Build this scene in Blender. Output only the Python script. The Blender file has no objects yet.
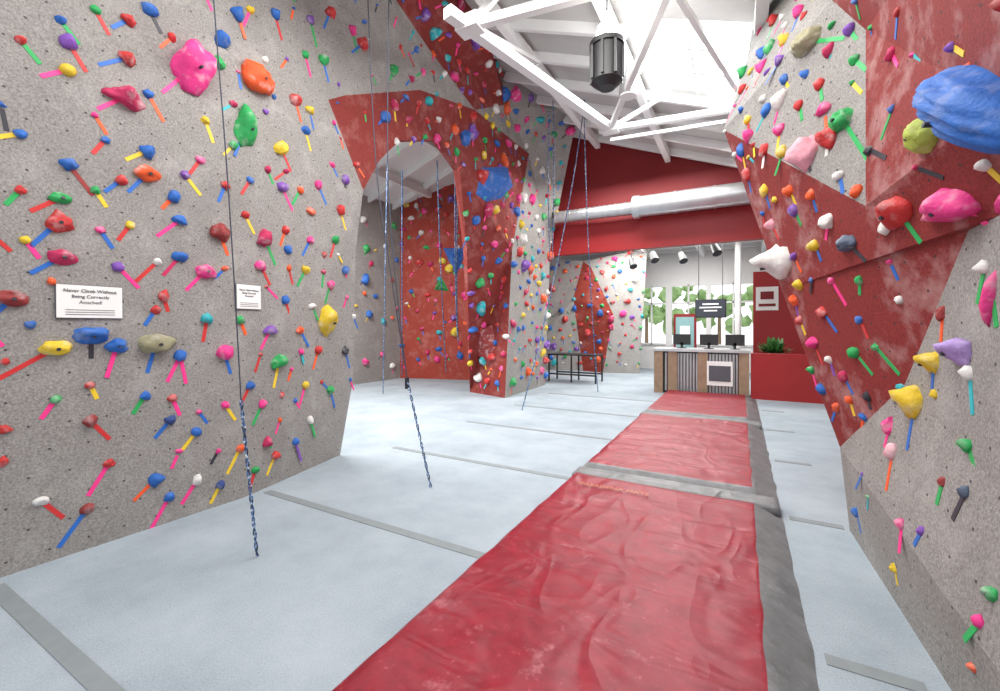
import bpy, bmesh, math, random
from mathutils import Vector, noise
from mathutils.geometry import tessellate_polygon
from mathutils.bvhtree import BVHTree
random.seed(7)
sc=bpy.context.scene
col=sc.collection
try:
    sc.view_settings.view_transform='Standard'
except Exception as e: print(e)
# ---------------- camera
cam=bpy.data.cameras.new('camera'); co=bpy.data.objects.new('camera',cam); col.objects.link(co)
cam.lens=15.62; cam.sensor_width=36; cam.shift_y=-0.0195
TH=math.radians(28.94)
co.location=(0,0,1.6); co.rotation_euler=(math.radians(90),0,TH)
sc.camera=co
# pixel helper: ray through an image pixel from the camera (0,0,1.6) -> world point at depth d; holds are then cast on to the modelled wall surfaces
Fv=Vector((-math.sin(TH),math.cos(TH),0)); Rv=Vector((math.cos(TH),math.sin(TH),0))
def W(px,py,d):
    return Vector((0,0,1.6))+d*(Fv+Rv*((px-500)/434)+Vector((0,0,(326-py)/434)))

# ---------------- materials
def nt(name):
    m=bpy.data.materials.new(name); m.use_nodes=True
    n=m.node_tree.nodes; l=m.node_tree.links
    return m,n,l,n['Principled BSDF']
def mat(name,c,rough=.5,metal=0,var=.12,scale=8,bump=0,bscale=40,emit=0,chalk=0):
    m,n,l,b=nt(name)
    tc=n.new('ShaderNodeTexCoord'); ns=n.new('ShaderNodeTexNoise'); ns.inputs['Scale'].default_value=scale; ns.inputs['Detail'].default_value=4
    l.new(tc.outputs['Object'],ns.inputs['Vector'])
    mx=n.new('ShaderNodeMix'); mx.data_type='RGBA'
    mx.inputs[6].default_value=(*[x*(1-var) for x in c],1); mx.inputs[7].default_value=(*[min(1,x*(1+var)) for x in c],1)
    l.new(ns.outputs['Fac'],mx.inputs[0]); out=mx.outputs[2]
    if chalk:
        n3=n.new('ShaderNodeTexNoise'); n3.inputs['Scale'].default_value=11; n3.inputs['Detail'].default_value=6; l.new(tc.outputs['Object'],n3.inputs['Vector'])
        mr=n.new('ShaderNodeMapRange'); mr.inputs[1].default_value=.52; mr.inputs[2].default_value=.8; mr.inputs[4].default_value=chalk; l.new(n3.outputs['Fac'],mr.inputs[0])
        m2=n.new('ShaderNodeMix'); m2.data_type='RGBA'; l.new(mr.outputs[0],m2.inputs[0]); l.new(out,m2.inputs[6]); m2.inputs[7].default_value=(.75,.73,.72,1); out=m2.outputs[2]
    l.new(out,b.inputs['Base Color'])
    b.inputs['Roughness'].default_value=rough; b.inputs['Metallic'].default_value=metal
    if bump:
        n2=n.new('ShaderNodeTexNoise'); n2.inputs['Scale'].default_value=bscale; n2.inputs['Detail'].default_value=3
        l.new(tc.outputs['Object'],n2.inputs['Vector'])
        bp=n.new('ShaderNodeBump'); bp.inputs['Strength'].default_value=bump; bp.inputs['Distance'].default_value=.01
        l.new(n2.outputs['Fac'],bp.inputs['Height']); l.new(bp.outputs['Normal'],b.inputs['Normal'])
    if emit:
        b.inputs['Emission Color'].default_value=(*c,1); b.inputs['Emission Strength'].default_value=emit
    return m
def mathn(n,l,op,a,b=None):
    x=n.new('ShaderNodeMath'); x.operation=op
    for i,v in enumerate((a,b)):
        if v is None: continue
        if isinstance(v,(int,float)): x.inputs[i].default_value=v
        else: l.new(v,x.inputs[i])
    return x.outputs[0]
def wallmat(name,c1,c2,chalk,axis='Y',dots=True,chs=.75,cs=3.2,stain=.3):
    m,n,l,b=nt(name)
    tc=n.new('ShaderNodeTexCoord')
    def noi(s,d=5,r=.6):
        x=n.new('ShaderNodeTexNoise'); x.inputs['Scale'].default_value=s; x.inputs['Detail'].default_value=d; x.inputs['Roughness'].default_value=r
        l.new(tc.outputs['Object'],x.inputs['Vector']); return x.outputs['Fac']
    fine=noi(70,6,.8); big=noi(1.3,4)
    r=n.new('ShaderNodeValToRGB'); r.color_ramp.elements[0].position=.34; r.color_ramp.elements[1].position=.66
    r.color_ramp.elements[0].color=(*c1,1); r.color_ramp.elements[1].color=(*c2,1); l.new(fine,r.inputs[0])
    cur=r.outputs[0]
    def mix(f,a,bc):
        x=n.new('ShaderNodeMix'); x.data_type='RGBA'; l.new(f,x.inputs[0]); l.new(a,x.inputs[6]); x.inputs[7].default_value=(*bc,1); return x.outputs[2]
    r2=n.new('ShaderNodeMapRange'); r2.inputs[1].default_value=.5; r2.inputs[2].default_value=.82; r2.inputs[4].default_value=chs; l.new(noi(cs,7,.68),r2.inputs[0])
    cur=mix(r2.outputs[0],cur,chalk)
    r3=n.new('ShaderNodeMapRange'); r3.inputs[1].default_value=.5; r3.inputs[2].default_value=.8; r3.inputs[4].default_value=stain; l.new(big,r3.inputs[0])
    cur=mix(r3.outputs[0],cur,tuple(x*.7 for x in c1))
    if dots:
        sp=n.new('ShaderNodeSeparateXYZ'); l.new(tc.outputs['Object'],sp.inputs[0])
        u=mathn(n,l,'DIVIDE',sp.outputs[axis],.2); v=mathn(n,l,'DIVIDE',sp.outputs['Z'],.17)
        row=mathn(n,l,'MULTIPLY',mathn(n,l,'MODULO',mathn(n,l,'FLOOR',mathn(n,l,'ADD',v,100)),2),.5)
        fu=mathn(n,l,'SUBTRACT',mathn(n,l,'FRACT',mathn(n,l,'ADD',mathn(n,l,'ADD',u,100),row)),.5)
        fv=mathn(n,l,'SUBTRACT',mathn(n,l,'FRACT',mathn(n,l,'ADD',v,100)),.5)
        dd=mathn(n,l,'ADD',mathn(n,l,'MULTIPLY',fu,fu),mathn(n,l,'MULTIPLY',fv,fv))
        dot=mathn(n,l,'MULTIPLY',mathn(n,l,'LESS_THAN',dd,.0018),.85)
        cur=mix(dot,cur,(.035,.03,.03))
    l.new(cur,b.inputs['Base Color']); b.inputs['Roughness'].default_value=.8
    bp=n.new('ShaderNodeBump'); bp.inputs['Strength'].default_value=.4; bp.inputs['Distance'].default_value=.01
    l.new(fine,bp.inputs['Height']); l.new(bp.outputs['Normal'],b.inputs['Normal'])
    return m
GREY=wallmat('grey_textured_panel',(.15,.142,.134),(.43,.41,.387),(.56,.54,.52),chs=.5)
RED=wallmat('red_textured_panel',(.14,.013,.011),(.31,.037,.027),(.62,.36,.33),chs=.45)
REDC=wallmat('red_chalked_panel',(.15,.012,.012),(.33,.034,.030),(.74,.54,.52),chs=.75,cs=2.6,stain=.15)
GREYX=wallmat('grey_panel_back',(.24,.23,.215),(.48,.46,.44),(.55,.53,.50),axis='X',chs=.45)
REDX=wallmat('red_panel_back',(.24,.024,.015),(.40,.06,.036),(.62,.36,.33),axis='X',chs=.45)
HC={'r':(.55,.03,.03),'b':(.02,.13,.48),'y':(.75,.52,.03),'g':(.02,.36,.09),'p':(.85,.04,.25),'v':(.2,.07,.4),'o':(.85,.10,.02),
'w':(.75,.73,.7),'k':(.03,.03,.04),'t':(.02,.4,.45),'n':(.30,.28,.17),'l':(.42,.50,.08),'m':(.28,.03,.03),'d':(.03,.06,.22),'c':(.5,.02,.1),'a':(.40,.28,.6),'s':(.08,.11,.17),'q':(.8,.35,.42)}
HK=list(HC); HM=[mat('hold_'+k,HC[k],.65,0,.35,14,.5,60,chalk=.25 if k in 'bl' else .6) for k in HK]
MI={k:i for i,k in enumerate(HK)}
TM=[mat('tape_'+k,tuple(min(1,x*1.15) for x in HC[k]),.5,0,.05) for k in HK]
WHITE=mat('white_paint',(.8,.8,.79),.5,0,.05,3)
DECK=mat('ceiling_deck_paint',(.52,.51,.49),.7,0,.15,2)
WOOD=mat('weathered_wood',(.3,.2,.13),.7,0,.4,6,.4,20)
STEEL=mat('galvanised_steel',(.55,.56,.57),.35,.8,.2,5)
BLACK=mat('black_metal',(.02,.02,.022),.4)
REDP=mat('red_wall_paint',(.20,.005,.008),.6,0,.12,1.5)
REDB=mat('red_beam_paint',(.32,.011,.013),.5,0,.1,1.5)
PAPER=mat('paper',(.85,.85,.83),.8,0,.03)
INK=mat('ink',(.1,.1,.12),.8)
GLOW=mat('lamp_glow',(1,.97,.9),.5,emit=30)

class Acc:
    def __init__(s): s.v=[];s.f=[];s.m=[];s.s=[]
    def add(s,vs,fs,mi=0,sm=False):
        o=len(s.v); s.v+= [tuple(v) for v in vs]
        for f in fs: s.f.append(tuple(i+o for i in f)); s.m.append(mi); s.s.append(sm)
    def box(s,x0,x1,y0,y1,z0,z1,mi=0):
        s.add([(x,y,z) for x in(x0,x1) for y in(y0,y1) for z in(z0,z1)],[(0,1,3,2),(4,6,7,5),(0,4,5,1),(2,3,7,6),(0,2,6,4),(1,5,7,3)],mi)
    def beam(s,a,b,w,h,mi=0):
        a=Vector(a);b=Vector(b);d=(b-a).normalized(); up=Vector((0,0,1))
        if abs(d.z)>.95: up=Vector((0,1,0))
        sd=d.cross(up).normalized(); u=sd.cross(d)
        vs=[p+sd*(i*w/2)+u*(j*h/2) for p in(a,b) for i,j in((-1,-1),(1,-1),(1,1),(-1,1))]
        s.add(vs,[(0,1,2,3),(7,6,5,4),(0,4,5,1),(1,5,6,2),(2,6,7,3),(3,7,4,0)],mi)
    def cyl(s,a,b,r,mi=0,n=16,r2=None):
        a=Vector(a);b=Vector(b);d=(b-a).normalized(); q=d.to_track_quat('Z','Y'); r2=r if r2 is None else r2
        vs=[];
        for p,rr in((a,r),(b,r2)):
            for i in range(n):
                t=2*math.pi*i/n; vs.append(p+q@Vector((rr*math.cos(t),rr*math.sin(t),0)))
        s.add(vs,[(i,(i+1)%n,(i+1)%n+n,i+n) for i in range(n)],mi,True)
        s.add(vs,[tuple(range(n))[::-1],tuple(range(n,2*n))],mi)
    def build(s,name,mats,parent=None):
        me=bpy.data.meshes.new(name); me.from_pydata(s.v,[],s.f)
        for m in mats: me.materials.append(m)
        me.polygons.foreach_set('material_index',s.m); me.polygons.foreach_set('use_smooth',s.s); me.update()
        bm=bmesh.new(); bm.from_mesh(me)
        bmesh.ops.recalc_face_normals(bm,faces=bm.faces); bm.to_mesh(me); bm.free()
        ob=bpy.data.objects.new(name,me); col.objects.link(ob)
        if parent: ob.parent=parent
        return ob

def bx(name,m,*a):
    A=Acc(); A.box(*a); return A.build(name,[m])

# ---------------- faceted walls
def facets(name,polys,mats,thick,eye=(0,0,1.6),ax=(1,2)):
    V=[];F=[];M=[];idx={}
    for mi,pl in polys:
        ps=[Vector(p) for p in pl]
        tr=tessellate_polygon([[Vector((p[ax[0]],p[ax[1]],0)) for p in ps]])
        ids=[]
        for p in ps:
            k=tuple(round(c,3) for c in p)
            if k not in idx: idx[k]=len(V); V.append(k)
            ids.append(idx[k])
        for t in tr:
            f=[ids[i] for i in t]
            a,b,c=[Vector(V[i]) for i in f]
            nn=(b-a).cross(c-a)
            if nn.length<1e-6: continue
            if nn.dot(Vector(eye)-a)<0: f=f[::-1]
            F.append(f);M.append(mi)
    me=bpy.data.meshes.new(name); me.from_pydata(V,[],F)
    for m in mats: me.materials.append(m)
    me.polygons.foreach_set('material_index',M); me.update()
    ob=bpy.data.objects.new(name,me); col.objects.link(ob)
    if thick:
        s=ob.modifiers.new('thickness','SOLIDIFY'); s.thickness=thick; s.offset=-1
    return ob,(V,F)

a1=(-4.3,3.54,4.3);a2=(-4.3,3.79,4.47);a3=(-4.35,5.3,5.27);a4=(-4.4,6.97,5.7);a5=(-4.5,9.6,5.8);a6=(-4.5,8.7,3.31);a7=(-4.57,8.49,0);a8=(-5.72,8.84,0)
a9=(-4.95,7.54,3.18);a10=(-4.52,6.64,4.48);a11=(-4.42,5.9,4.73);a12=(-4.35,4.85,4.32);a13=(-4.32,4.41,3.88);a14=(-4.3,4.09,3.37)
b1=(-4.25,-2.5,0);b2=(-4.05,2.4,0);b3=(-4.34,3.75,0);b4=(-4.3,3.92,.92);b5=(-4.3,3.96,2.57);b6=(-4.25,2.4,7.2);b7=(-4.3,-2.5,7.2);b8=(-4.3,4.75,7.2);b9=(-4.3,4.7,6.26);b10=(-4.32,5.5,5.99)
c1=(-3.65,5.87,6.78);c2=(-4.36,7.87,7.1);c3=(-4.4,8.19,6.34);c4=(-3.43,10.1,6.8);c5=(-4.44,10.8,3.63);c6=(-4.63,10.9,0)
LW,LG=facets('climbing_wall_left',[
 (0,[b1,b2,b6,b7]),(0,[b2,b3,b4,b5,a14,a1,b6]),(0,[a1,a2,a3,a4,b10,b9,b8,b6]),
 (1,[a1,a2,a3,a4,a10,a11,a12,a13,a14]),(1,[a4,a5,a6,a9,a10]),(1,[a6,a7,a8]),(1,[a6,a8,a9]),
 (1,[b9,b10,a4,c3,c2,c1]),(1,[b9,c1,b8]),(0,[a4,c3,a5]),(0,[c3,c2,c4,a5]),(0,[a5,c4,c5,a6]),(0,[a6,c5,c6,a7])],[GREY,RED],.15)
A_=(.753,4.3,0);C_=(.69,4.29,.646);E_=(.33,4.64,1.92);F_=(-.15,5.17,3.68);G_=(.28,5.87,5.36);H_=(.66,3.34,2.32);I_=(.865,3.45,1.25);J_=(.92,2.79,2.04);K_=(.943,2.58,2.06)
K2=(.95,-.6,2.2);B_=(.90,2.67,0);B2=(.95,-1.2,0);L_=(.71,3.59,3.51);M_=(.574,3.86,3.93);N_=(.838,2.29,2.43);N2=(.8,-.6,2.6);T1=(.1,3.2,5.2);T2=(.1,-.6,4.4);G2=(.4,6.1,6)
RW,RG=facets('climbing_wall_right',[
 (1,[F_,E_,C_,I_,J_,K_,N_,L_,H_]),(1,[K_,K2,N2,N_]),(0,[F_,H_,L_,M_,G_]),(0,[A_,C_,I_,J_,K_,K2,B2,B_]),
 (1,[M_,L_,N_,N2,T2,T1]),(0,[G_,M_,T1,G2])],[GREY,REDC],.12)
RB,RBG=facets('climbing_wall_prow_side',[(1,[A_,C_,(1.6,6.5,.6),(1.6,6.5,0)]),(1,[C_,E_,(1.6,6.5,1.9),(1.6,6.5,.6)]),(1,[E_,F_,(1.6,6.5,3.6),(1.6,6.5,1.9)]),(1,[F_,G_,G2,(1.6,6.5,5.5),(1.6,6.5,3.6)])],[GREY,RED],0,eye=(-1,9,2),ax=(0,2))
AW,AG=facets('climbing_wall_alcove',[(0,[(-9.6,-2.5,0),(-9.15,10.2,0),(-9.15,10.2,5.6),(-9.6,-2.5,5.6)])],[GREY,RED],.1)
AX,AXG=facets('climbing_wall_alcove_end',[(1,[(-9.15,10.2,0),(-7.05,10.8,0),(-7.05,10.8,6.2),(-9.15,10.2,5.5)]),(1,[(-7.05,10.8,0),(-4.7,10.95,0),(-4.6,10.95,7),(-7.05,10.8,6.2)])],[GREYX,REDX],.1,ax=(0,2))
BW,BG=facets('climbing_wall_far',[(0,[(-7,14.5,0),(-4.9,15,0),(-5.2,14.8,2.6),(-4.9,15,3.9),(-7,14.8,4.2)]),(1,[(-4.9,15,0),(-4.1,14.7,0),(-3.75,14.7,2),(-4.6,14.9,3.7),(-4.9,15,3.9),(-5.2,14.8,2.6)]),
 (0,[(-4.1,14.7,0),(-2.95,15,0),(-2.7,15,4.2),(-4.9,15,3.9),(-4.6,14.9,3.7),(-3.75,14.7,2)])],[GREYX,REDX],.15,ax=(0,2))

# ---------------- holds
def ico(sub):
    bm=bmesh.new(); bmesh.ops.create_icosphere(bm,subdivisions=sub,radius=1)
    v=[x.co.copy() for x in bm.verts]; f=[tuple(q.index for q in p.verts) for p in bm.faces]; bm.free(); return v,f
I2=ico(2);I3=ico(3);I4=ico(4)
def frame(n):
    u=Vector((0,0,1)); u=(u-n*u.dot(n))
    if u.length<.05: u=Vector((0,1,0))-n*n.y
    u.normalize(); s=u.cross(n); return s,u
NT=len(HK)
def hold(A,p,n,w,h,c,rot=0,typ=None,dep=None,big=False):
    s,u=frame(n); cr,sr=math.cos(rot),math.sin(rot)
    typ=random.randrange(6) if typ is None else typ
    V,Fc=(I4 if typ==6 else I3) if big else I2
    off=Vector((random.random()*50,random.random()*50,0)); dep=dep or .40*min(w,h)+.1*max(w,h)
    vs=[]
    for q in V:
        k=1+(.34*noise.noise(q*1.3+off)+.16*noise.noise(q*3.1+off))*(.4 if typ==6 else 1)
        x,y,z=q.x*k,q.y*k,q.z*k
        if typ==1: z*=(1+.7*y) if y<.5 else (1.35-1.1*(y-.5))
        if typ==2: x*=1-.4*y
        if typ==3: z*=1-.6*math.exp(-6*(x*x+(y-.35)**2))
        if typ==4: z*=1+.3*math.cos(5*x); y*=1+.25*math.sin(3*x)
        if typ==5: y-=.45*x*x; z*=1.2-.5*x*x
        if typ==6: z*=1+.1*math.cos(17*x+3*y)
        z=max(z,-.1)
        x*=w/2;y*=h/2;z*=dep
        x,y=x*cr-y*sr,x*sr+y*cr
        vs.append(p+s*x+u*y+n*z)
    A.add(vs,Fc,MI[c],typ!=2 or big)
    if big:
        q=p+n*dep*.8-u*h*.08; A.cyl(q,q+n*dep*.24,.012,MI['k'],8)
def tape(A,p,n,ang,L,c,wd=.022,start=0):
    s,u=frame(n); a=math.radians(ang); d=-u*math.cos(a)+s*math.sin(a); e=n.cross(d)
    o=n*.003
    q=[p+d*start+e*wd/2+o,p+d*start-e*wd/2+o,p+d*(start+L)-e*wd/2+o,p+d*(start+L)+e*wd/2+o]
    q2=[x-n*.003 for x in q]
    A.add(q+q2,[(0,1,2,3),(0,1,5,4),(1,2,6,5),(2,3,7,6),(3,0,4,7)],NT+MI[c])
def bv(G): return BVHTree.FromPolygons([Vector(v) for v in G[0]],G[1])
def scatter(A,G,N,smin,smax,md,pts,pal='rbygpvoptbrcw',tp=.8,zmax=99,tw=.024):
    tris=[[Vector(G[0][i]) for i in f] for f in G[1]]
    ar=[(t[1]-t[0]).cross(t[2]-t[0]).length for t in tris]
    k=0;tries=0
    while k<N and tries<N*25:
        tries+=1
        t=random.choices(tris,ar)[0]; a,b=random.random(),random.random()
        if a+b>1:a,b=1-a,1-b
        p=t[0]+(t[1]-t[0])*a+(t[2]-t[0])*b
        if p.z>zmax or p.z<.25 or any((p-q).length<md for q in pts): continue
        n=(t[1]-t[0]).cross(t[2]-t[0]).normalized()
        pts.append(p);k+=1
        c=random.choice(pal); w=smin+(smax-smin)*random.random()**2.2;h=w*random.uniform(.5,1.35)
        hold(A,p,n,w,h,c,random.uniform(-.6,.6))
        if random.random()<tp:
            tape(A,p,n,random.choice((-1,1))*random.uniform(5,50),random.uniform(.09,.16),random.choice('rbygpboptk'),tw,w*.5)
PL="""20,40,9,9,r,g,40,20;68,42,15,15,v,r,30,24;67,70,13,13,y,p,-50,22;128,20,13,11,r,b,-40,18;149,10,14,13,b,k,30,18;127,58,15,14,r,b,-50,26;192,68,34,56,p,p,-35,38;217,62,13,13,g,0,0,0
237,13,13,15,b,o,20,20;256,79,32,28,o,0,0,0;125,97,32,20,c,p,-45,26;148,94,10,10,b,o,30,24;245,128,20,40,g,b,-20,30;281,148,15,14,y,r,30,20;305,55,9,8,g,p,20,18;20,134,10,10,b,y,-60,20;147,151,14,13,b,y,-50,20;121,180,11,10,r,b,-40,18;147,174,20,16,o,b,-35,24;174,196,12,13,b,o,-35,16
68,164,15,13,b,m,35,30;61,198,17,11,g,r,-50,26;58,222,18,20,r,b,-35,30;180,220,14,10,b,p,-45,26;12,298,26,16,m,b,-35,26;62,257,22,15,c,b,-50,26;118,267,11,10,v,p,40,24;179,257,14,11,b,c,-35,22;157,262,8,8,w,r,-40,26;205,271,18,14,p,p,-40,24;163,296,10,12,r,r,15,14;219,232,19,18,m,o,20,20
264,237,16,18,c,g,25,26;56,348,26,15,y,r,-55,44;91,335,28,17,b,k,0,20;156,343,32,20,n,b,-15,26;117,345,18,14,b,p,-15,30;180,356,12,12,b,p,10,26;180,356,5,5,b,p,-25,26;224,352,16,16,p,b,15,20;207,318,12,10,t,r,-10,22;326,321,22,30,y,0,0,0;279,361,18,14,g,y,-15,24;90,421,12,12,m,r,35,24;109,463,9,9,r,p,-30,30
41,501,12,10,w,r,35,26;87,509,12,10,m,b,-35,34;169,497,10,10,b,p,-30,28;197,480,9,12,w,p,-35,22;196,432,10,10,b,y,-40,18;170,420,10,10,d,b,-40,18;4,429,10,10,r,0,0,0;3,462,8,12,r,0,0,0;220,485,9,9,d,y,-30,16;295,441,8,8,b,v,20,22;240,448,9,8,o,y,-30,24;172,398,9,8,r,p,20,18
262,404,8,8,p,g,-30,20;155,310,9,9,r,b,-30,16;185,175,9,9,v,y,40,20;105,140,8,8,b,r,-30,18;60,20,9,9,b,g,40,20;95,10,9,9,g,r,30,20;275,15,10,10,b,r,20,20;250,10,8,8,y,p,-20,20;310,20,9,9,v,g,20,22;330,12,12,10,r,b,-20,20;362,44,12,12,r,b,-40,18;352,30,9,9,p,g,20,18;295,100,14,12,r,o,20,18;323,60,10,10,g,b,20,18
305,130,10,9,b,y,20,18;282,187,14,10,v,p,30,22;300,190,8,8,o,g,-30,18;318,185,9,9,p,b,30,18;225,185,9,8,r,b,-20,18;200,160,9,8,p,r,-30,18;205,120,8,8,y,y,20,20;250,180,8,8,b,r,-30,18;285,230,9,9,r,o,-20,16;310,240,8,8,p,b,-30,18;260,265,12,10,p,r,30,20;305,270,9,9,y,g,-30,18;285,300,9,9,b,r,20,18;245,215,9,8,r,y,30,18
270,330,14,10,v,p,-30,20;300,330,9,8,o,b,30,18;240,320,9,9,g,o,20,14;345,180,11,9,v,k,0,0;340,210,10,10,r,y,20,18;335,240,9,9,g,r,-20,18;345,270,9,8,b,p,20,18;330,285,9,9,p,g,-20,18;318,350,9,9,r,o,-20,18;345,350,9,9,k,b,20,18;305,385,8,8,y,p,-20,18;330,390,9,9,g,b,20,18;250,385,9,9,b,r,-30,18;225,405,8,8,p,y,30,18
145,395,9,9,b,g,-30,18;90,385,8,8,r,y,20,14;55,400,9,9,g,p,-30,18;30,325,9,8,b,0,0,0;130,225,8,8,y,r,-30,18;100,230,9,8,p,b,30,18;20,190,9,9,r,g,-30,18;95,190,8,8,g,y,30,16;25,240,9,9,y,p,30,18;275,455,9,9,r,y,-30,18;310,420,8,8,w,g,20,18;255,470,8,8,g,r,-20,18;265,60,7,7,w,0,0,0"""
PR="""762,68,10,14,p,r,0,18;808,42,38,22,n,g,60,50;843,120,26,22,g,g,35,62;829,138,22,20,r,w,0,14;805,155,34,30,q,k,30,18;800,105,10,12,r,g,20,18;785,80,10,10,b,y,30,18;748,120,10,10,y,r,20,16;780,263,44,34,w,0,0,0;848,243,28,16,s,k,45,28;828,222,18,16,w,p,-30,16;815,245,14,12,y,b,20,16;899,212,38,32,r,g,30,34;886,228,14,16,w,0,0,0
952,203,60,34,p,p,40,70;832,281,8,8,p,p,30,28;860,280,9,10,g,g,-20,14;823,312,13,12,r,b,40,24;800,320,10,10,r,y,20,14;876,347,9,8,g,g,45,34;934,363,24,22,y,b,0,22;962,352,40,28,a,0,0,0;915,404,32,32,y,b,10,40;890,426,12,18,p,p,0,20;893,452,14,18,q,o,10,36;970,372,12,16,w,t,15,40;968,445,16,14,g,g,40,50;993,297,10,50,p,g,20,30
985,268,14,14,w,g,-15,34;943,314,10,18,m,o,0,26;868,396,8,10,k,k,0,12;966,492,12,12,s,k,-15,32;943,482,9,11,m,g,0,22;902,524,10,10,p,p,20,26;922,531,9,10,v,b,-20,18;895,568,9,9,y,y,10,14;993,594,18,14,g,0,0,0;980,622,13,13,p,g,-25,30;857,512,7,9,b,b,20,18;823,403,7,8,y,y,10,10;982,106,60,190,b,0,0,0;930,134,40,38,l,0,0,0
900,300,9,9,w,0,0,0;860,320,9,9,b,r,20,18;790,190,12,12,o,y,20,16;765,190,12,14,y,b,10,18;750,215,12,12,g,w,0,14;772,225,12,12,q,r,30,16;795,210,12,14,v,g,20,16;812,195,12,12,o,b,10,16;765,150,12,14,r,w,0,16;742,150,10,14,b,y,0,18;748,175,10,12,r,b,0,16;780,130,12,14,p,y,0,18;760,240,12,14,o,w,0,14;800,285,12,12,y,0,0,0
795,300,10,12,o,v,0,14;785,40,12,12,y,p,0,18;775,20,10,12,r,g,0,18;800,12,12,12,p,b,0,18;820,85,12,12,r,g,20,18;850,30,14,12,v,g,30,18;840,175,12,10,w,b,20,20;855,60,12,10,g,g,40,24;790,345,9,9,r,0,0,0;812,370,9,9,g,p,10,14;830,360,9,9,w,v,10,14;850,400,9,10,o,y,10,14;985,165,16,14,w,y,20,20;870,150,12,10,k,k,60,40"""
def place(txt,G,A,pts):
    B=bv(G)
    for r in txt.replace('\n',';').split(';'):
        f=r.split(','); px,py,w,h=map(float,f[:4])
        d=W(px,py,1)-Vector((0,0,1.6))
        hit,n,i,dist=B.ray_cast(Vector((0,0,1.6)),d.normalized())
        if hit is None: continue
        k=dist/d.length/434
        tl=float(f[7])*k
        pts.append(hit)
        big=w>16; typ=None; rot=random.uniform(-.2,.2); dp=None
        if h==190: typ=6; rot=.85; dp=.17
        if w==38 and f[4]=='n': typ=6
        if w==40 and f[4]=='l': typ=6
        hold(A,hit,n,w*k,h*k,f[4],rot,typ=typ,big=big,dep=dp)
        if f[5]!='0':
            st=.42*min(w,h)*k; tape(A,hit,n,float(f[6]),max(tl-st*.5,.05),f[5],.028,st)
HT=HM+TM
def sub(G,test): 
    return (G[0],[f for f in G[1] if test(sum((Vector(G[0][i]) for i in f),Vector())/3)])
AL=Acc();pl=[]; place(PL,LG,AL,pl)
scatter(AL,sub(LG,lambda c:c.y<4.6 ),270,.045,.13,.17,pl)
AL.build('climbing_holds',HT)
AL=Acc(); scatter(AL,sub(LG,lambda c:c.y>=4.6),250,.10,.28,.28,pl,tp=.8,tw=.03)
AL.build('climbing_holds',HT)
AR=Acc();pr=[]; place(PR,RG,AR,pr)
scatter(AR,sub(RG,lambda c:c.y>3.9),75,.06,.14,.16,pr,tp=.7)
scatter(AR,RG,110,.035,.09,.15,pr)
AR.build('climbing_holds',HT)
AA=Acc();pa=[]; scatter(AA,AG,130,.12,.24,.34,pa,tp=.4); scatter(AA,AXG,130,.11,.28,.3,pa,tp=.8,tw=.035); AA.build('climbing_holds',HT)
AA=Acc();pa=[]; scatter(AA,BG,140,.09,.24,.24,pa,tp=.5); AA.build('climbing_holds',HT)

# ---------------- floor
FL,n,l,b=nt('blue_grey_carpet')
tc=n.new('ShaderNodeTexCoord'); x=n.new('ShaderNodeTexNoise'); x.inputs['Scale'].default_value=110; x.inputs['Detail'].default_value=6; x.inputs['Roughness'].default_value=.75; l.new(tc.outputs['Object'],x.inputs[0])
y=n.new('ShaderNodeTexNoise'); y.inputs['Scale'].default_value=1.2; y.inputs['Detail'].default_value=7; y.inputs['Roughness'].default_value=.65; l.new(tc.outputs['Object'],y.inputs[0])
s=mathn(n,l,'ADD',mathn(n,l,'MULTIPLY',x.outputs[0],.6),mathn(n,l,'MULTIPLY',y.outputs[0],.5))
r=n.new('ShaderNodeValToRGB'); r.color_ramp.elements[0].position=.42;r.color_ramp.elements[1].position=.68
r.color_ramp.elements[0].color=(.235,.285,.325,1); r.color_ramp.elements[1].color=(.40,.455,.50,1); l.new(s,r.inputs[0]); l.new(r.outputs[0],b.inputs['Base Color']); b.inputs['Roughness'].default_value=.95
bx('floor',FL,-12,5,-3,19,-.1,0)
SEAM=mat('seam_tape',(.22,.25,.26),.8,0,.15,10)
A=Acc()
for yy in(.83,2.58,4.33,6.1,7.85,9.6): A.box(-4.0,-1.56,yy-.04,yy+.04,0,.004); A.box(.36,.72,yy-.04,yy+.04,0,.004)
A.build('floor_seam_tape',[SEAM])

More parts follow.
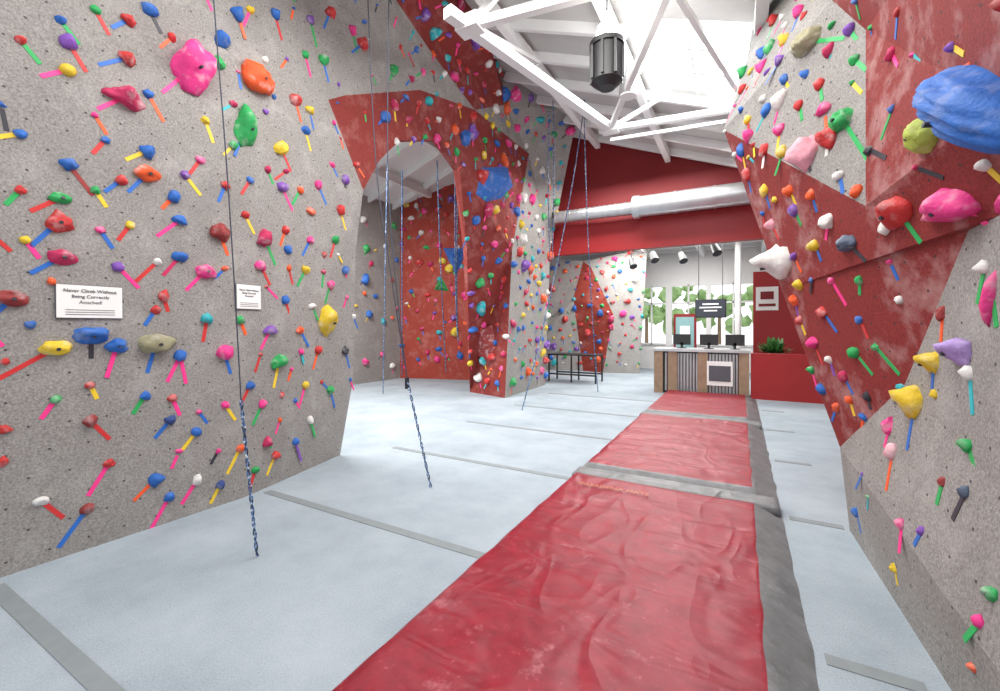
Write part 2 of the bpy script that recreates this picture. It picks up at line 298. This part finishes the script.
# ---------------- mats
def matmat(name,c1,c2,chalk,cm=1,bs=.4):
    m,n,l,b=nt(name); tc=n.new('ShaderNodeTexCoord')
    def noi(s,d,sx=1,sy=1,dist=0,rough=.5,rz=.3):
        mp=n.new('ShaderNodeMapping'); mp.inputs['Scale'].default_value=(sx,sy,1); mp.inputs['Rotation'].default_value=(0,0,rz); l.new(tc.outputs['Object'],mp.inputs[0])
        x=n.new('ShaderNodeTexNoise'); x.inputs['Scale'].default_value=s; x.inputs['Detail'].default_value=d; x.inputs['Distortion'].default_value=dist; x.inputs['Roughness'].default_value=rough; l.new(mp.outputs[0],x.inputs[0]); return x.outputs[0]
    r=n.new('ShaderNodeValToRGB'); r.color_ramp.elements[0].position=.3;r.color_ramp.elements[1].position=.7
    r.color_ramp.elements[0].color=(*c1,1); r.color_ramp.elements[1].color=(*c2,1); l.new(noi(7,9,rough=.8),r.inputs[0])
    cur=r.outputs[0]
    for sc_,lo,hi,st in((4.5,.60,.74,.6*cm),(1.2,.54,.85,.2*cm),(28,.62,.70,.5*cm)):
        mr=n.new('ShaderNodeMapRange'); mr.inputs[1].default_value=lo; mr.inputs[2].default_value=hi; mr.inputs[4].default_value=st; l.new(noi(sc_,8,rough=.7),mr.inputs[0])
        mx=n.new('ShaderNodeMix'); mx.data_type='RGBA'; l.new(mr.outputs[0],mx.inputs[0]); l.new(cur,mx.inputs[6]); mx.inputs[7].default_value=(*chalk,1); cur=mx.outputs[2]
    l.new(cur,b.inputs['Base Color']); b.inputs['Roughness'].default_value=.42; b.inputs['Specular IOR Level'].default_value=.4
    h=mathn(n,l,'ADD',noi(1.6,2,1,2.8,.8),mathn(n,l,'MULTIPLY',mathn(n,l,'ABSOLUTE',mathn(n,l,'SUBTRACT',noi(2.3,1,1.3,.6,1.0,rz=-.4),.5)),-1.1))
    bp=n.new('ShaderNodeBump'); bp.inputs['Strength'].default_value=bs; bp.inputs['Distance'].default_value=.045
    l.new(h,bp.inputs['Height'])
    b2=n.new('ShaderNodeBump'); b2.inputs['Strength'].default_value=.25; b2.inputs['Distance'].default_value=.004; l.new(noi(140,3),b2.inputs['Height']); l.new(bp.outputs[0],b2.inputs['Normal']); l.new(b2.outputs[0],b.inputs['Normal'])
    return m
MR=matmat('red_vinyl',(.16,.003,.012),(.33,.010,.027),(.6,.25,.28),1,.7); MG=matmat('grey_vinyl',(.11,.115,.12),(.23,.235,.24),(.38,.38,.38),1,.8)
def crash(y0,y1):
    A=Acc(); xs=[-1.52,-1.5,-1.45]+[-1.4+i*.1 for i in range(15)]+[.08,.1,.14,.2,.26,.31]; ny=max(8,int((y1-y0)/.05)); V=[]
    for j in range(ny+1):
        yy=y0+(y1-y0)*j/ny
        for i,xx in enumerate(xs):
            if i==0: z=0.0
            elif i==1: z=.07
            elif xx<=.1: z=.115+.014*noise.noise(Vector((xx*1.5,yy*3,0)))-.01*abs(noise.noise(Vector((xx*2,yy*1.2,7))))
            else: z=.115*(1-(xx-.1)/.21)**.8+.008*noise.noise(Vector((xx*3,yy*9,1))) if xx<.31 else 0
            e=min(yy-y0,y1-yy); z*=min(1,(max(e,0)/.06+.12))**.6
            V.append((xx+.014*noise.noise(Vector((0,yy*4,3))),yy,max(z,.003 if i else 0)))
    nx=len(xs)
    for j in range(ny):
        yy=y0+(y1-y0)*(j+.5)/ny
        for i in range(nx-1):
            mi=0 if (-1.5<(xs[i]+xs[i+1])/2<.1 and y0+.12<yy<y1-.05) else 1
            A.f.append((j*nx+i,j*nx+i+1,(j+1)*nx+i+1,(j+1)*nx+i)); A.m.append(mi); A.s.append(True)
    A.v=V
    return A.build('crash_mat',[MR,MG])
crash(.2,4.27); crash(4.53,7.72); crash(7.98,10.85)
A=Acc()
for yy in (4.4,7.85): A.box(-1.53,.3,yy-.13,yy+.13,.0,.095)
o=A.build('mat_joining_strip',[MG]); bm_=o.modifiers.new('b','BEVEL'); bm_.width=.04; bm_.segments=3
def text(name,s,loc,rot,size,m,ls=1):
    cu=bpy.data.curves.new(name,'FONT'); cu.body=s; cu.size=size; cu.align_x='CENTER'; cu.align_y='CENTER'; cu.extrude=.001; cu.space_line=ls
    cu.materials.append(m); o=bpy.data.objects.new(name,cu); o.location=loc; o.rotation_euler=rot; col.objects.link(o); return o
text('mat_lettering','PASADENA MATS',(-1.0,3.92,.133),(0,0,.03),.08,mat('faded_orange_print',(.5,.2,.1),.6))

# ---------------- rear header, roof
def rz(x): return 5.22-.39*x if x>-4.4 else 6.94+.35*(x+4.4)
A=Acc(); A.add([(-4.7,11.0,3.5),(1.7,11.0,3.5),(1.7,11.0,rz(1.7)),(-4.4,11,rz(-4.4)),(-4.7,11,rz(-4.7)),(-4.7,11.15,3.5),(1.7,11.15,3.5),(1.7,11.15,rz(1.7)),(-4.4,11.15,rz(-4.4)),(-4.7,11.15,rz(-4.7))],
 [(0,1,2,3,4),(9,8,7,6,5),(0,5,6,1),(1,6,7,2)],0)
A.build('wall_rear_header',[REDP])
bx('trim_1',REDB,-4.55,1.7,10.85,11.0,3.48,4.22)
A=Acc()
def slab(x0,x1,y0,y1,mi=0,t=.1,dz=0):
    A.add([(x,y,rz(x)+z+dz) for x in(x0,x1) for y in(y0,y1) for z in(0,t)],[(0,1,3,2),(4,6,7,5),(0,4,5,1),(2,3,7,6),(0,2,6,4),(1,5,7,3)],mi)
slab(-4.4,-1.35,-1,11.2); slab(.2,3,-1,11.2); slab(-1.35,.2,-1,5.9); slab(-1.35,.2,7.8,11.2); slab(-10,-4.41,-2,11.2,1)
A.build('ceiling',[DECK,WHITE])
A=Acc()
for i in range(12):
    yy=.4+i*.95
    if 5.9<yy<7.8: 
        A.beam((-4.3,yy,rz(-4.3)-.08),(-1.35,yy,rz(-1.35)-.08),.08,.16); A.beam((.2,yy,rz(.2)-.08),(2.9,yy,rz(2.9)-.08),.08,.16)
    else: A.beam((-4.3,yy,rz(-4.3)-.08),(2.9,yy,rz(2.9)-.08),.08,.16)
    A.beam((-9.5,yy,rz(-9.5)-.08),(-4.6,yy,rz(-4.6)-.08),.08,.16)
for xx in (-3.2,-1.5,.2,1.6): A.beam((xx,-1,rz(xx)-.2),(xx,11,rz(xx)-.2),.12,.2)
for xx in(-8,-6.5): A.beam((xx,0,rz(xx)-.2),(xx,10.2,rz(xx)-.2),.12,.2)
A.build('ceiling_rafters',[WHITE])
A=Acc()
for yy in (6.5,7.15): A.beam((-1.35,yy,rz(-1.35)),(.2,yy,rz(.2)),.05,.08)
A.beam((-.6,5.9,rz(-.6)),(-.6,7.8,rz(-.6)),.05,.08)
A.build('window_skylight_frame',[WHITE])
# truss
A=Acc()
NA=Vector((-2.67,4.13,5.0)); NB=Vector((-1.95,7.45,5.0))
A.beam(NA+Vector((-.1,-.3,0)),NB,.12,.12)
A.beam(NA,(1.2,4.7,5),.09,.1); A.beam(NA,(-1.6,4.4,6),.07,.07)
A.beam(NB+Vector((-.2,0,0)),(.2,7.8,5.02),.11,.08); A.beam(NB+Vector((0,0,-.2)),(.2,7.75,4.82),.05,.05)
A.beam(NB,(-.6,4.6,5.0),.08,.08); A.beam(NB,(-3.2,7.4,6.2),.06,.06); A.beam(NB,(-1.0,7.7,5.5),.06,.06)
A.beam(NA,(-3.0,6.8,6.1),.06,.06); A.beam((-.6,4.6,5),(.1,7.7,5),.06,.06)
for q in(NA,NB): A.box(q.x-.14,q.x+.14,q.y-.1,q.y+.1,q.z-.075,q.z+.075)
A.build('roof_truss',[WHITE])

# duct
A=Acc()
A.cyl((-4.2,10.55,4.40),(-2.1,10.55,4.40),.15,0,24); A.cyl((-2.1,10.5,4.40),(.9,10.5,4.40),.24,0,28); A.cyl((-2.2,10.52,4.40),(-2.05,10.52,4.40),.27,0,28)
for i in range(17): 
    xx=-4.15+i*.125; A.cyl((xx,10.55,4.40),(xx+.02,10.55,4.40),.158,0,24)
for xx in(-1.3,-.5,.3): A.cyl((xx,10.5,4.40),(xx+.05,10.5,4.40),.25,0,28)
A.build('ventilation_duct',[STEEL])

# pendant lamps
def lamp(p,s):
    A=Acc(); x,y,z=p
    A.cyl((x,y,z-.22*s),(x,y,z+.2*s),.19*s,0,24); A.cyl((x,y,z-.3*s),(x,y,z-.22*s),.1*s,0,20,.19*s)
    A.cyl((x,y,z+.2*s),(x,y,z+.26*s),.21*s,0,24)
    for i in range(8):
        t=i*math.pi/4; cx,cy=x+.2*s*math.cos(t),y+.2*s*math.sin(t); A.beam((cx,cy,z-.2*s),(cx,cy,z+.2*s),.03*s,.03*s,0)
    A.cyl((x,y,z+.26*s),(x,y,z+.46*s),.15*s,1,20,.11*s)
    A.cyl((x,y,z+.46*s),(x,y,z+.5*s),.12*s,0,20,.06*s)
    A.cyl((x,y,z+.5*s),(x,y,5.65),.012,0,8)
    A.build('pendant_lamp',[BLACK,GLOW])
lamp((-1.29,4.78,4.50),.9)
A=Acc(); p=W(628,85,6.3); A.cyl(p-Vector((0,0,.15)),p+Vector((0,0,.15)),.13,0,20,.1); A.cyl(p+Vector((0,0,.15)),(p.x,p.y,5.6),.015,0,8); A.cyl(p-Vector((0,0,.17)),p-Vector((0,0,.15)),.12,1,20); A.build('spot_lamp',[STEEL,PAPER])
# ---------------- ropes
RP,n,l,b=nt('blue_flecked_rope'); tc=n.new('ShaderNodeTexCoord'); wv=n.new('ShaderNodeTexNoise'); l.new(tc.outputs['Object'],wv.inputs[0]); wv.inputs['Scale'].default_value=45
r=n.new('ShaderNodeValToRGB'); r.color_ramp.interpolation='CONSTANT'; e=r.color_ramp.elements; e[0].color=(.02,.04,.08,1); e[1].position=.47; e[1].color=(.05,.16,.38,1); q=e.new(.6); q.color=(.6,.65,.7,1)
l.new(wv.outputs[0],r.inputs[0]); l.new(r.outputs[0],b.inputs['Base Color'])
DK=mat('dark_rope',(.05,.06,.09),.8,0,.4,60)
def rope(name,strands,r=.008,m=None):
    cu=bpy.data.curves.new(name,'CURVE'); cu.dimensions='3D'; cu.bevel_depth=r; cu.bevel_resolution=2
    for pts in strands:
        sp=cu.splines.new('NURBS'); sp.points.add(len(pts)-1); sp.order_u=3; sp.use_endpoint_u=True
        for i,p in enumerate(pts): sp.points[i].co=(*p,1)
    cu.materials.append(m or RP); o=bpy.data.objects.new(name,cu); col.objects.link(o)
def twist(a,b,n=40,r=.012):
    a=Vector(a);b=Vector(b); out=[[],[]]
    for i in range(n+1):
        t=i/n; p=a.lerp(b,t)
        for k in(0,1): 
            an=t*n*.9+k*math.pi; out[k].append(p+Vector((math.cos(an),math.sin(an),0))*r)
    return out
rt=W(213,0,3.0);rm=W(241,400,3.0);rb=W(257,556,3.0)
rope('climbing_rope',[[W(200,-200,3.0),rt,W(230,200,3.0),rm]],.0045,DK); rope('climbing_rope',twist(rm,rb,46,.008),.0055)
k=W(407,378,4.6)
rope('climbing_rope',[[W(392,-150,5),W(385,130,4.8),W(393,270,4.6),k],[W(366,-60,5),W(372,150,4.8),W(390,270,4.6),k]],.006,DK); rope('climbing_rope',twist(k,W(431,488,4.29),40,.009),.006)
rope('climbing_rope',[[W(390,60,9),W(386,200,9.6),W(383,394,9.9)]],.01)
rope('climbing_rope',[[W(402,170,9.5),W(402,376,12.5)],[W(437,160,9.5),W(441,290,11.5),W(446,372,12.5)],[W(458,165,9),W(456,300,11),W(459,355,11.5),W(455,300,11),W(455,170,9)]],.014)
rope('climbing_rope',[[W(549,110,9),W(547,180,9.4),W(550,260,9.6)],[W(553,100,9),W(555,180,9.4),W(552,262,9.6)],[W(584,100,9),W(586,250,9.2),W(598,392,10)],[W(585,100,9),W(565,250,9),W(522,410,8.2)]],.01)
A=Acc()
for p in(W(407,383,4.6),W(549,180,9.4),W(553,215,9.4)): 
    A.cyl(p-Vector((0,0,.06)),p+Vector((0,0,.06)),.022,0,10)
A.build('belay_carabiners',[BLACK])

# ---------------- signs
def sign(px,py,w,h,name):
    A=Acc(); B=bv(LG); d=(W(px,py,1)-Vector((0,0,1.6)))
    hit,nn,i,di=B.ray_cast(Vector((0,0,1.6)),d.normalized())
    s,u=frame(nn); k=di/d.length/434; w*=k;h*=k
    def q(cx,cy,ww,hh,off,mi):
        c=hit+nn*off+s*cx+u*cy
        v=[c+s*(i*ww/2)+u*(j*hh/2) for i,j in((-1,-1),(1,-1),(1,1),(-1,1))]; v+=[x-nn*.01 for x in v]
        A.add(v,[(0,1,2,3),(0,4,5,1),(1,5,6,2),(2,6,7,3),(3,7,4,0)],mi)
    q(0,0,w+.008,h+.008,.012,1);q(0,0,w,h,.016,0)
    for i in range(3): q(0,-h*(.26+.07*i),w*.75,h*.018,.0175,1)
    ob=A.build('wall_notice',[PAPER,INK])
    t=text(name,'Never Climb Without\nBeing Correctly\nAttached!',hit+nn*.018+u*h*.15,(math.radians(90),0,math.atan2(nn.x,-nn.y)),w*.09,INK,1.25); t.parent=ob
sign(90,302,50,32,'notice_text'); sign(248,297,26,24,'notice_text')

# volumes
def volume(pts,c,apex,dep,G=LG):
    B=bv(G); v=[]
    for (x_,y_) in pts:
        d=(W(x_,y_,1)-Vector((0,0,1.6))).normalized(); hit,nn,i,di=B.ray_cast(Vector((0,0,1.6)),d)
        v.append(hit)
    d=(W(*apex,1)-Vector((0,0,1.6))).normalized(); hit,nn,i,di=B.ray_cast(Vector((0,0,1.6)),d)
    v.append(hit+nn*dep); n_=len(pts)
    A=Acc(); A.add(v,[(i,(i+1)%n_,n_) for i in range(n_)],MI[c]); A.add(v,[tuple(range(n_))],MI[c]); A.build('wall_volume',HM)
volume([(476,194),(482,167),(507,166),(513,186),(501,199),(486,202)],'b',(494,182),.35)
volume([(477,355),(480,330),(492,325),(496,345),(488,362)],'m',(486,343),.2)
volume([(443,248),(468,248),(456,276)],'b',(456,256),.3,AXG)
volume([(434,290),(441,276),(449,291)],'g',(441,286),.25,AXG)

# ---------------- reception
desk=bpy.data.objects.new('reception_desk',None); col.objects.link(desk)
A=Acc(); A.box(-1.8,.15,11.05,11.7,0,1.0,0)
for i in range(24):
    xx=-1.55+i*.068
    A.cyl((xx,11.04,.06),(xx,11.04,.96),.03,1,8)
A.box(-1.85,.2,10.95,11.8,1.0,1.06,2)
for xx in(-1.82,-1.5,-.85,-.02): A.box(xx,xx+.2,10.98,11.06,0,1.0,3)
A.box(-.66,-.14,10.96,10.985,.25,.8,4); A.box(-.62,-.18,10.95,10.965,.35,.7,5)
A.build('desk_body',[BLACK,STEEL,STEEL,WOOD,PAPER,INK],desk)
for xx in(-1.45,-.85,-.3):
    A=Acc(); A.box(xx,xx+.4,11.5,11.53,1.14,1.4,0); A.box(xx+.17,xx+.23,11.5,11.55,1.06,1.2,0); A.box(xx+.1,xx+.3,11.44,11.6,1.06,1.075,0); A.build('computer_monitor',[BLACK])
bx('wall_partition',REDB,.21,1.9,11.0,11.15,0,1.0)
bx('wall_red_rear',REDB,.3,2.4,13,13.1,0,3.0)
A=Acc(); A.box(.36,.85,12.97,12.995,2.0,2.6,0); A.box(.42,.79,12.96,12.972,2.1,2.17,1); A.box(.46,.75,12.96,12.972,2.28,2.48,1); A.build('wall_poster',[PAPER,REDP])
LEAF=mat('leaf',(.06,.2,.05),.5,0,.4,9); TREE=mat('tree_foliage',(.32,.48,.2),.7,0,.5,3)
A=Acc(); A.cyl((.68,11.55,0),(.68,11.55,1.0),.16,1,16,.2)
for i in range(340):
    a=random.uniform(0,6.28);e=random.uniform(.0,1.3);L=random.uniform(.12,.42); c=Vector((.68,11.55,1.0))+Vector((random.uniform(-.12,.12),random.uniform(-.1,.1),0))
    d=Vector((math.cos(a)*math.cos(e)*.95,math.sin(a)*math.cos(e)*.8,math.sin(e))); s_=d.cross(Vector((0,0,1))).normalized()*.035
    A.add([c,c+d*L*.6+s_,c+d*L,c+d*L*.6-s_],[(0,1,2,3)],0)
A.build('potted_plant',[LEAF,WOOD])
A=Acc(); A.box(-4.9,-3.45,11.7,12.4,.76,.8)
for xx in(-4.88,-4.2,-3.5):
    for yy in(11.72,12.36): A.box(xx,xx+.04,yy,yy+.04,0,.76)
A.box(-4.88,-3.46,11.73,11.76,.2,.24);A.box(-4.88,-3.46,12.36,12.39,.2,.24)
A.build('metal_work_table',[BLACK])
# far room
A=Acc()
A.box(-12,5,17,17.2,0,.9);A.box(-12,5,17,17.2,3.1,4.6)
for x0,x1 in((-12,-3.4),(-2.4,-2.2),(-1.05,-.9),(.5,.75),(2.0,5)): A.box(x0,x1,17,17.2,.9,3.1)
A.build('wall_rear',[WHITE])
A=Acc()
for x0,x1 in((-3.4,-2.4),(-2.2,-1.05),(-.9,.5),(.75,2)):
    xm=(x0+x1)/2
    A.box(xm-.025,xm+.025,16.95,17.05,.9,3.1); A.box(x0,x1,16.95,17.05,2.4,2.46); A.box(x0,x1,16.95,17.05,.9,.96); A.box(x0,x1,16.95,17.05,3.04,3.1)
A.build('window_1',[WHITE])
bx('ceiling_far',DECK,-12,5,11.15,17.2,4.5,4.6)
A=Acc()
for i in range(6): A.box(-12,5,11.9+i*.95,12.02+i*.95,4.25,4.5)
for xx in(-2.9,-1.2,.6): A.box(xx,xx+.12,11.2,17,4.05,4.3)
for xx in(-3.1,-.05): A.cyl((xx,15.2,0),(xx,15.2,4.5),.09,0,16)
A.build('ceiling_far_beams',[WHITE])
A=Acc()
for xx,yy in((-2.2,13),(-1.5,13.5),(-.6,12.5),(-3,14)):
    A.cyl((xx,yy,3.7),(xx+.1,yy-.15,3.45),.08,0,14,.12); A.cyl((xx,yy,3.7),(xx,yy,4.3),.012,0,8)
A.build('track_spotlights',[BLACK])
SCR=mat('tv_screen',(.03,.035,.05),.15)
A=Acc(); A.box(-1.2,-.35,14.5,14.55,1.85,2.4,0); A.box(-1.17,-.38,14.49,14.502,1.88,2.37,1)
for i,wd in enumerate((.22,.3,.18)): A.box(-.775-wd,-.775+wd,14.484,14.492,2.24-.1*i,2.28-.1*i,2)
for xx in(-1.1,-.45): A.box(xx-.01,xx+.01,14.52,14.54,2.4,4.3,0)
A.build('hanging_tv_screen',[BLACK,SCR,PAPER])
A=Acc(); A.box(-1.95,-1.25,15.6,15.66,.0,2.0,0);A.box(-1.88,-1.32,15.58,15.61,.1,1.9,1);A.box(-1.75,-1.45,15.56,15.59,1.2,1.6,2)
A.build('door_1',[REDP,mat('door_teal',(.2,.35,.36),.5),PAPER])
A=Acc()
for t in range(7):
    tx=-7+t*2+random.uniform(-.4,.4); ty=random.uniform(24,28); A.cyl((tx,ty,-.1),(tx,ty,2.2),.12,1,10,.08)
    for i in range(11):
        c=Vector((tx+random.uniform(-1,1),ty+random.uniform(-.8,.8),random.uniform(1.3,3.9))); r_=random.uniform(.2,.5)
        A.add([c+q*r_*(1+.9*noise.noise(q*4+c)) for q in I2[0]],I2[1],0)
A.build('street_trees',[TREE,WOOD])
GRD=mat('pavement',(.6,.6,.58),.9); bx('ground_outside',GRD,-20,20,17.25,40,-.2,-.1)
bx('wall_right_outer',WHITE,3,3.15,4,17,0,5); bx('wall_left_outer',WHITE,-12,-11.9,11,17,0,5)

# ---------------- light
w=bpy.data.worlds.new('world'); sc.world=w; w.use_nodes=True; bg=w.node_tree.nodes['Background']; bg.inputs[0].default_value=(.95,.97,1,1); bg.inputs[1].default_value=1.4
def area(name,loc,sx,sy,p,rot=(0,0,0),c=(1,.98,.95)):
    L=bpy.data.lights.new(name,'AREA'); L.shape='RECTANGLE'; L.size=sx;L.size_y=sy;L.energy=p;L.color=c
    o=bpy.data.objects.new(name,L); o.location=loc;o.rotation_euler=rot; col.objects.link(o)
area('fill_light_near',(-1.8,1.2,5.3),3,3,130)  # added fill above the camera, out of view, no fixture
area('fill_light_mid',(-1.5,3.2,5.2),3,1.0,130)  # second added fill, just above the frame, not a real lamp
area('fill_light_alcove',(-7,5,5.2),2,3,620)  # fill added to brighten the alcove, hidden behind the left wall
area('fill_light_rear',(-2,9.7,5.2),3,.6,180)  # added fill for the far end of the hall, no lamp modelled
area('fill_light_reception',(-2,13.5,4.2),4,2,420)  # fill added under the far ceiling to brighten reception, no fixture
area('skylight_daylight',(-.575,6.85,rz(-.575)+.16),1.6,1.85,170,(0,math.atan(.39),0),(.95,.98,1))
L=bpy.data.lights.new('pendant_bulb','POINT'); L.energy=80; L.shadow_soft_size=.1; o=bpy.data.objects.new('pendant_bulb',L); o.location=(-1.29,4.78,5.1); col.objects.link(o)
